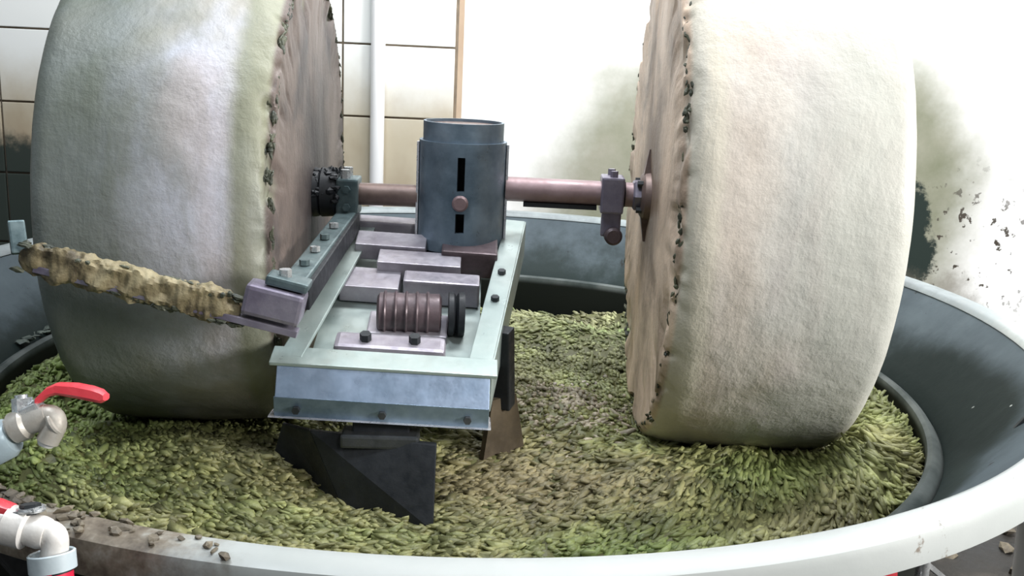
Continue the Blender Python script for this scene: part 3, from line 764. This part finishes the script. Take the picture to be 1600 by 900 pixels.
# second valve, lower
D2 = .83
P2 = lambda x, y, dz=0: px(x, y, D2+dz)
v2 = thing('ball_valve', tuple(P2(45, 810)), 'lower ball valve at the pan rim, red lever cut by the left edge', 'valve', 'red-levered ball valves')
lv = bmesh.new(); rings = []
for x, y, h in [(22, 800, .006), (0, 796, .0085), (-40, 790, .009), (-70, 786, .005)]:
    c = P2(x, y); rings.append([lv.verts.new(W(c+u2*dz*h+fwd*dy*.008)) for dz, dy in ((-.55, -1), (-1, -.5), (-1, .5), (-.55, 1), (.55, 1), (1, .5), (1, -.5), (.55, -1))])
for a, b_ in zip(rings, rings[1:]):
    for k in range(8): lv.faces.new((a[k], a[(k+1) % 8], b_[(k+1) % 8], b_[k]))
lv.faces.new(rings[0]); lv.faces.new(rings[-1]); c2('lever', lv, 'red_lever', v2)
c2('lever_shank', beam(P2(18, 802), P2(62, 794), .020, .004, u2), 'galvanised', v2, smooth=False, bevel=.001)
c2('stem_nut', cyl(P2(48, 803), P2(47, 787), .0085, 6), 'dark_iron', v2, smooth=False)
c2('washer', torus(P2(48, 796), u2, .010, .002, 20, 6), 'galvanised', v2)
c2('valve_body', lathe(P2(-20, 812), (P2(90, 838)-P2(-20, 812)), [(0, 0), (0, .0125), (.016, .013), (.018, .017), (.034, .017), (.036, .013), (.046, .014), (.052, .0125), (.052, 0)], 28), 'white_fitting', v2)
c2('elbow', tube([P2(60, 830), P2(82, 836), P2(86, 852), P2(82, 885), P2(81, 905)], .0110, 18), 'white_fitting', v2)
c2('inlet_pipe', tube([P2(-10, 815), P2(-60, 806), P2(-120, 800)], .013, 16), 'white_fitting', v2)
hc = thing('hose_coupling', tuple(P2(84, 940)), 'red hose coupling with grey-white collar below the lower valve', 'coupling')
up2 = (P2(80, 860)-P2(86, 920)).normalized()
def openring(base, axis, prof, seg=40):   # closed annular profile
    bm = bmesh.new(); Fm = frame_of(base, base+axis); rg = []
    for k in range(seg):
        a = 2*PI*k/seg; rg.append([bm.verts.new(W(base+Fm@Vector((t_, r_*math.cos(a), r_*math.sin(a))))) for t_, r_ in prof])
    n = len(prof)
    for k in range(seg):
        for j in range(n): bm.faces.new((rg[k][j], rg[k][(j+1) % n], rg[(k+1) % seg][(j+1) % n], rg[(k+1) % seg][j]))
    return bm
c2('collar', openring(P2(83, 890), up2, [(0, .0190), (0, .0165), (.014, .0165), (.0150, .0178), (.0140, .0190)]), 'collar_grey', hc)
c2('collar_lining', openring(P2(83, 890), up2, [(-.002, .0163), (-.002, .0145), (.010, .0145), (.010, .0163)]), 'black_grease', hc)
c2('coupling_body', lathe(P2(86, 940), up2, [(0, 0), (0, .0160), (.027, .0168), (.027, 0)], 32), 'crimson', hc)
c2('hose', tube([P2(86, 938), P2(90, 1000), P2(88, 1080), (P2(88, 1080).x, P2(88, 1080).y, FL+.02)], .012, 14), 'dark_iron', hc)

# clamp plate and dirt on the rim
rc = thing('rim_clamp', (-.53, -.90, -.02), 'grey-violet steel clamp plate bolted to the muddy rim beside the hose coupling', 'clamp')
Rr = Matrix.Rotation(math.radians(-31), 3, 'Z')
c2('plate', box((-.545, -.885, .0125), (.085, .030, .008), Rr), 'purple_plate', rc, smooth=False, bevel=.0015)
c2('plate_skirt', box((-.556, -.905, -.006), (.085, .006, .036), Rr), 'purple_plate', rc, smooth=False, bevel=.0015)
for s_ in (-.028, .028):
    q = Vector((-.545, -.885, .016))+Rr@Vector((s_, -.004, 0))
    c2('clamp_bolt', cyl(q, q+Vector((0, 0, .008)), .006, 6), 'edge_steel', rc, smooth=False)
sp = []
for k in range(230):
    a = math.radians(random.triangular(200, 262, 232)); r = random.gauss(1.015, .012); r = min(1.035, max(1.0, r))
    sc = random.uniform(.002, .006)
    sp.append(((r*math.cos(a), r*math.sin(a), .009+sc*.2), (sc*random.uniform(1, 2), sc, sc*.6), rrot()))
rd = link('rim_residue', lumps(bmesh.new(), sp, .4), 'mud', None, smooth=False)
tag(rd, 'crumbs of dried brown paste scattered on the front left rim of the pan', 'residue', kind='stuff')

# ================================================================ things under the rim at the right
q = Vector((.64, -.80, 0))
tp = thing('tap', tuple(px(1385, 905, 1.12)), 'pink-red tap handle peeking under the right front rim', 'tap')
c2('handle', cyl(px(1372, 892, 1.12), px(1396, 892, 1.12), .012, 16), 'red_lever', tp)
c2('stem', cyl(px(1384, 895, 1.12), px(1384, 990, 1.12), .007, 12), 'galvanised', tp)
c2('pipe', tube([px(1384, 960, 1.12), px(1384, 1010, 1.14), px(1384, 1060, 1.3), (px(1384, 1060, 1.3).x, px(1384, 1060, 1.3).y+.1, FL+.012)], .010, 12), 'galvanised', tp)
dp = thing('drain_pipe', (px(1440, 880, 1.2).x, px(1440, 880, 1.2).y, FL), 'thin steel drain pipe and strut hanging below the right rim', 'pipe')
c2('pipe', tube([px(1440, 858, 1.2), px(1440, 900, 1.2), (px(1440, 900, 1.2).x, px(1440, 900, 1.2).y, FL)], .008, 12), 'galvanised', dp)
c2('strut', beam(px(1444, 878, 1.2), px(1500, 925, 1.25), .010, .006), 'galvanised', dp, smooth=False)
c2('pipe_nut', cyl(px(1440, 862, 1.2), px(1440, 874, 1.2), .012, 6), 'dark_iron', dp, smooth=False)
bk = thing('white_bucket', (1.235, -.045, FL), 'white plastic bucket on the floor at the right edge under the rim', 'bucket')
bc = Vector((1.235, -.045, FL))
c2('bucket_body', lathe(bc, (0, 0, 1), [(0, 0), (0, .085), (.265, .10), (.27, .107), (.283, .107), (.283, .098), (.05, .08), (.05, 0)], 40), 'white_pipe', bk)
sp = []
for k in range(60):
    q = px(random.uniform(1420, 1600), random.uniform(830, 900), 1.6); 
    x = random.uniform(.8, 1.7); y = random.uniform(-.6, .5)
    s_ = random.uniform(.01, .04); sp.append(((x, y, FL+s_*.3), (s_*1.5, s_, s_*.5), rrot()))
db = link('floor_debris', lumps(bmesh.new(), sp, .35), 'mud', None, smooth=False)
tag(db, 'scattered rubble and dried pulp on the dark floor right of the pan', 'debris', kind='stuff')
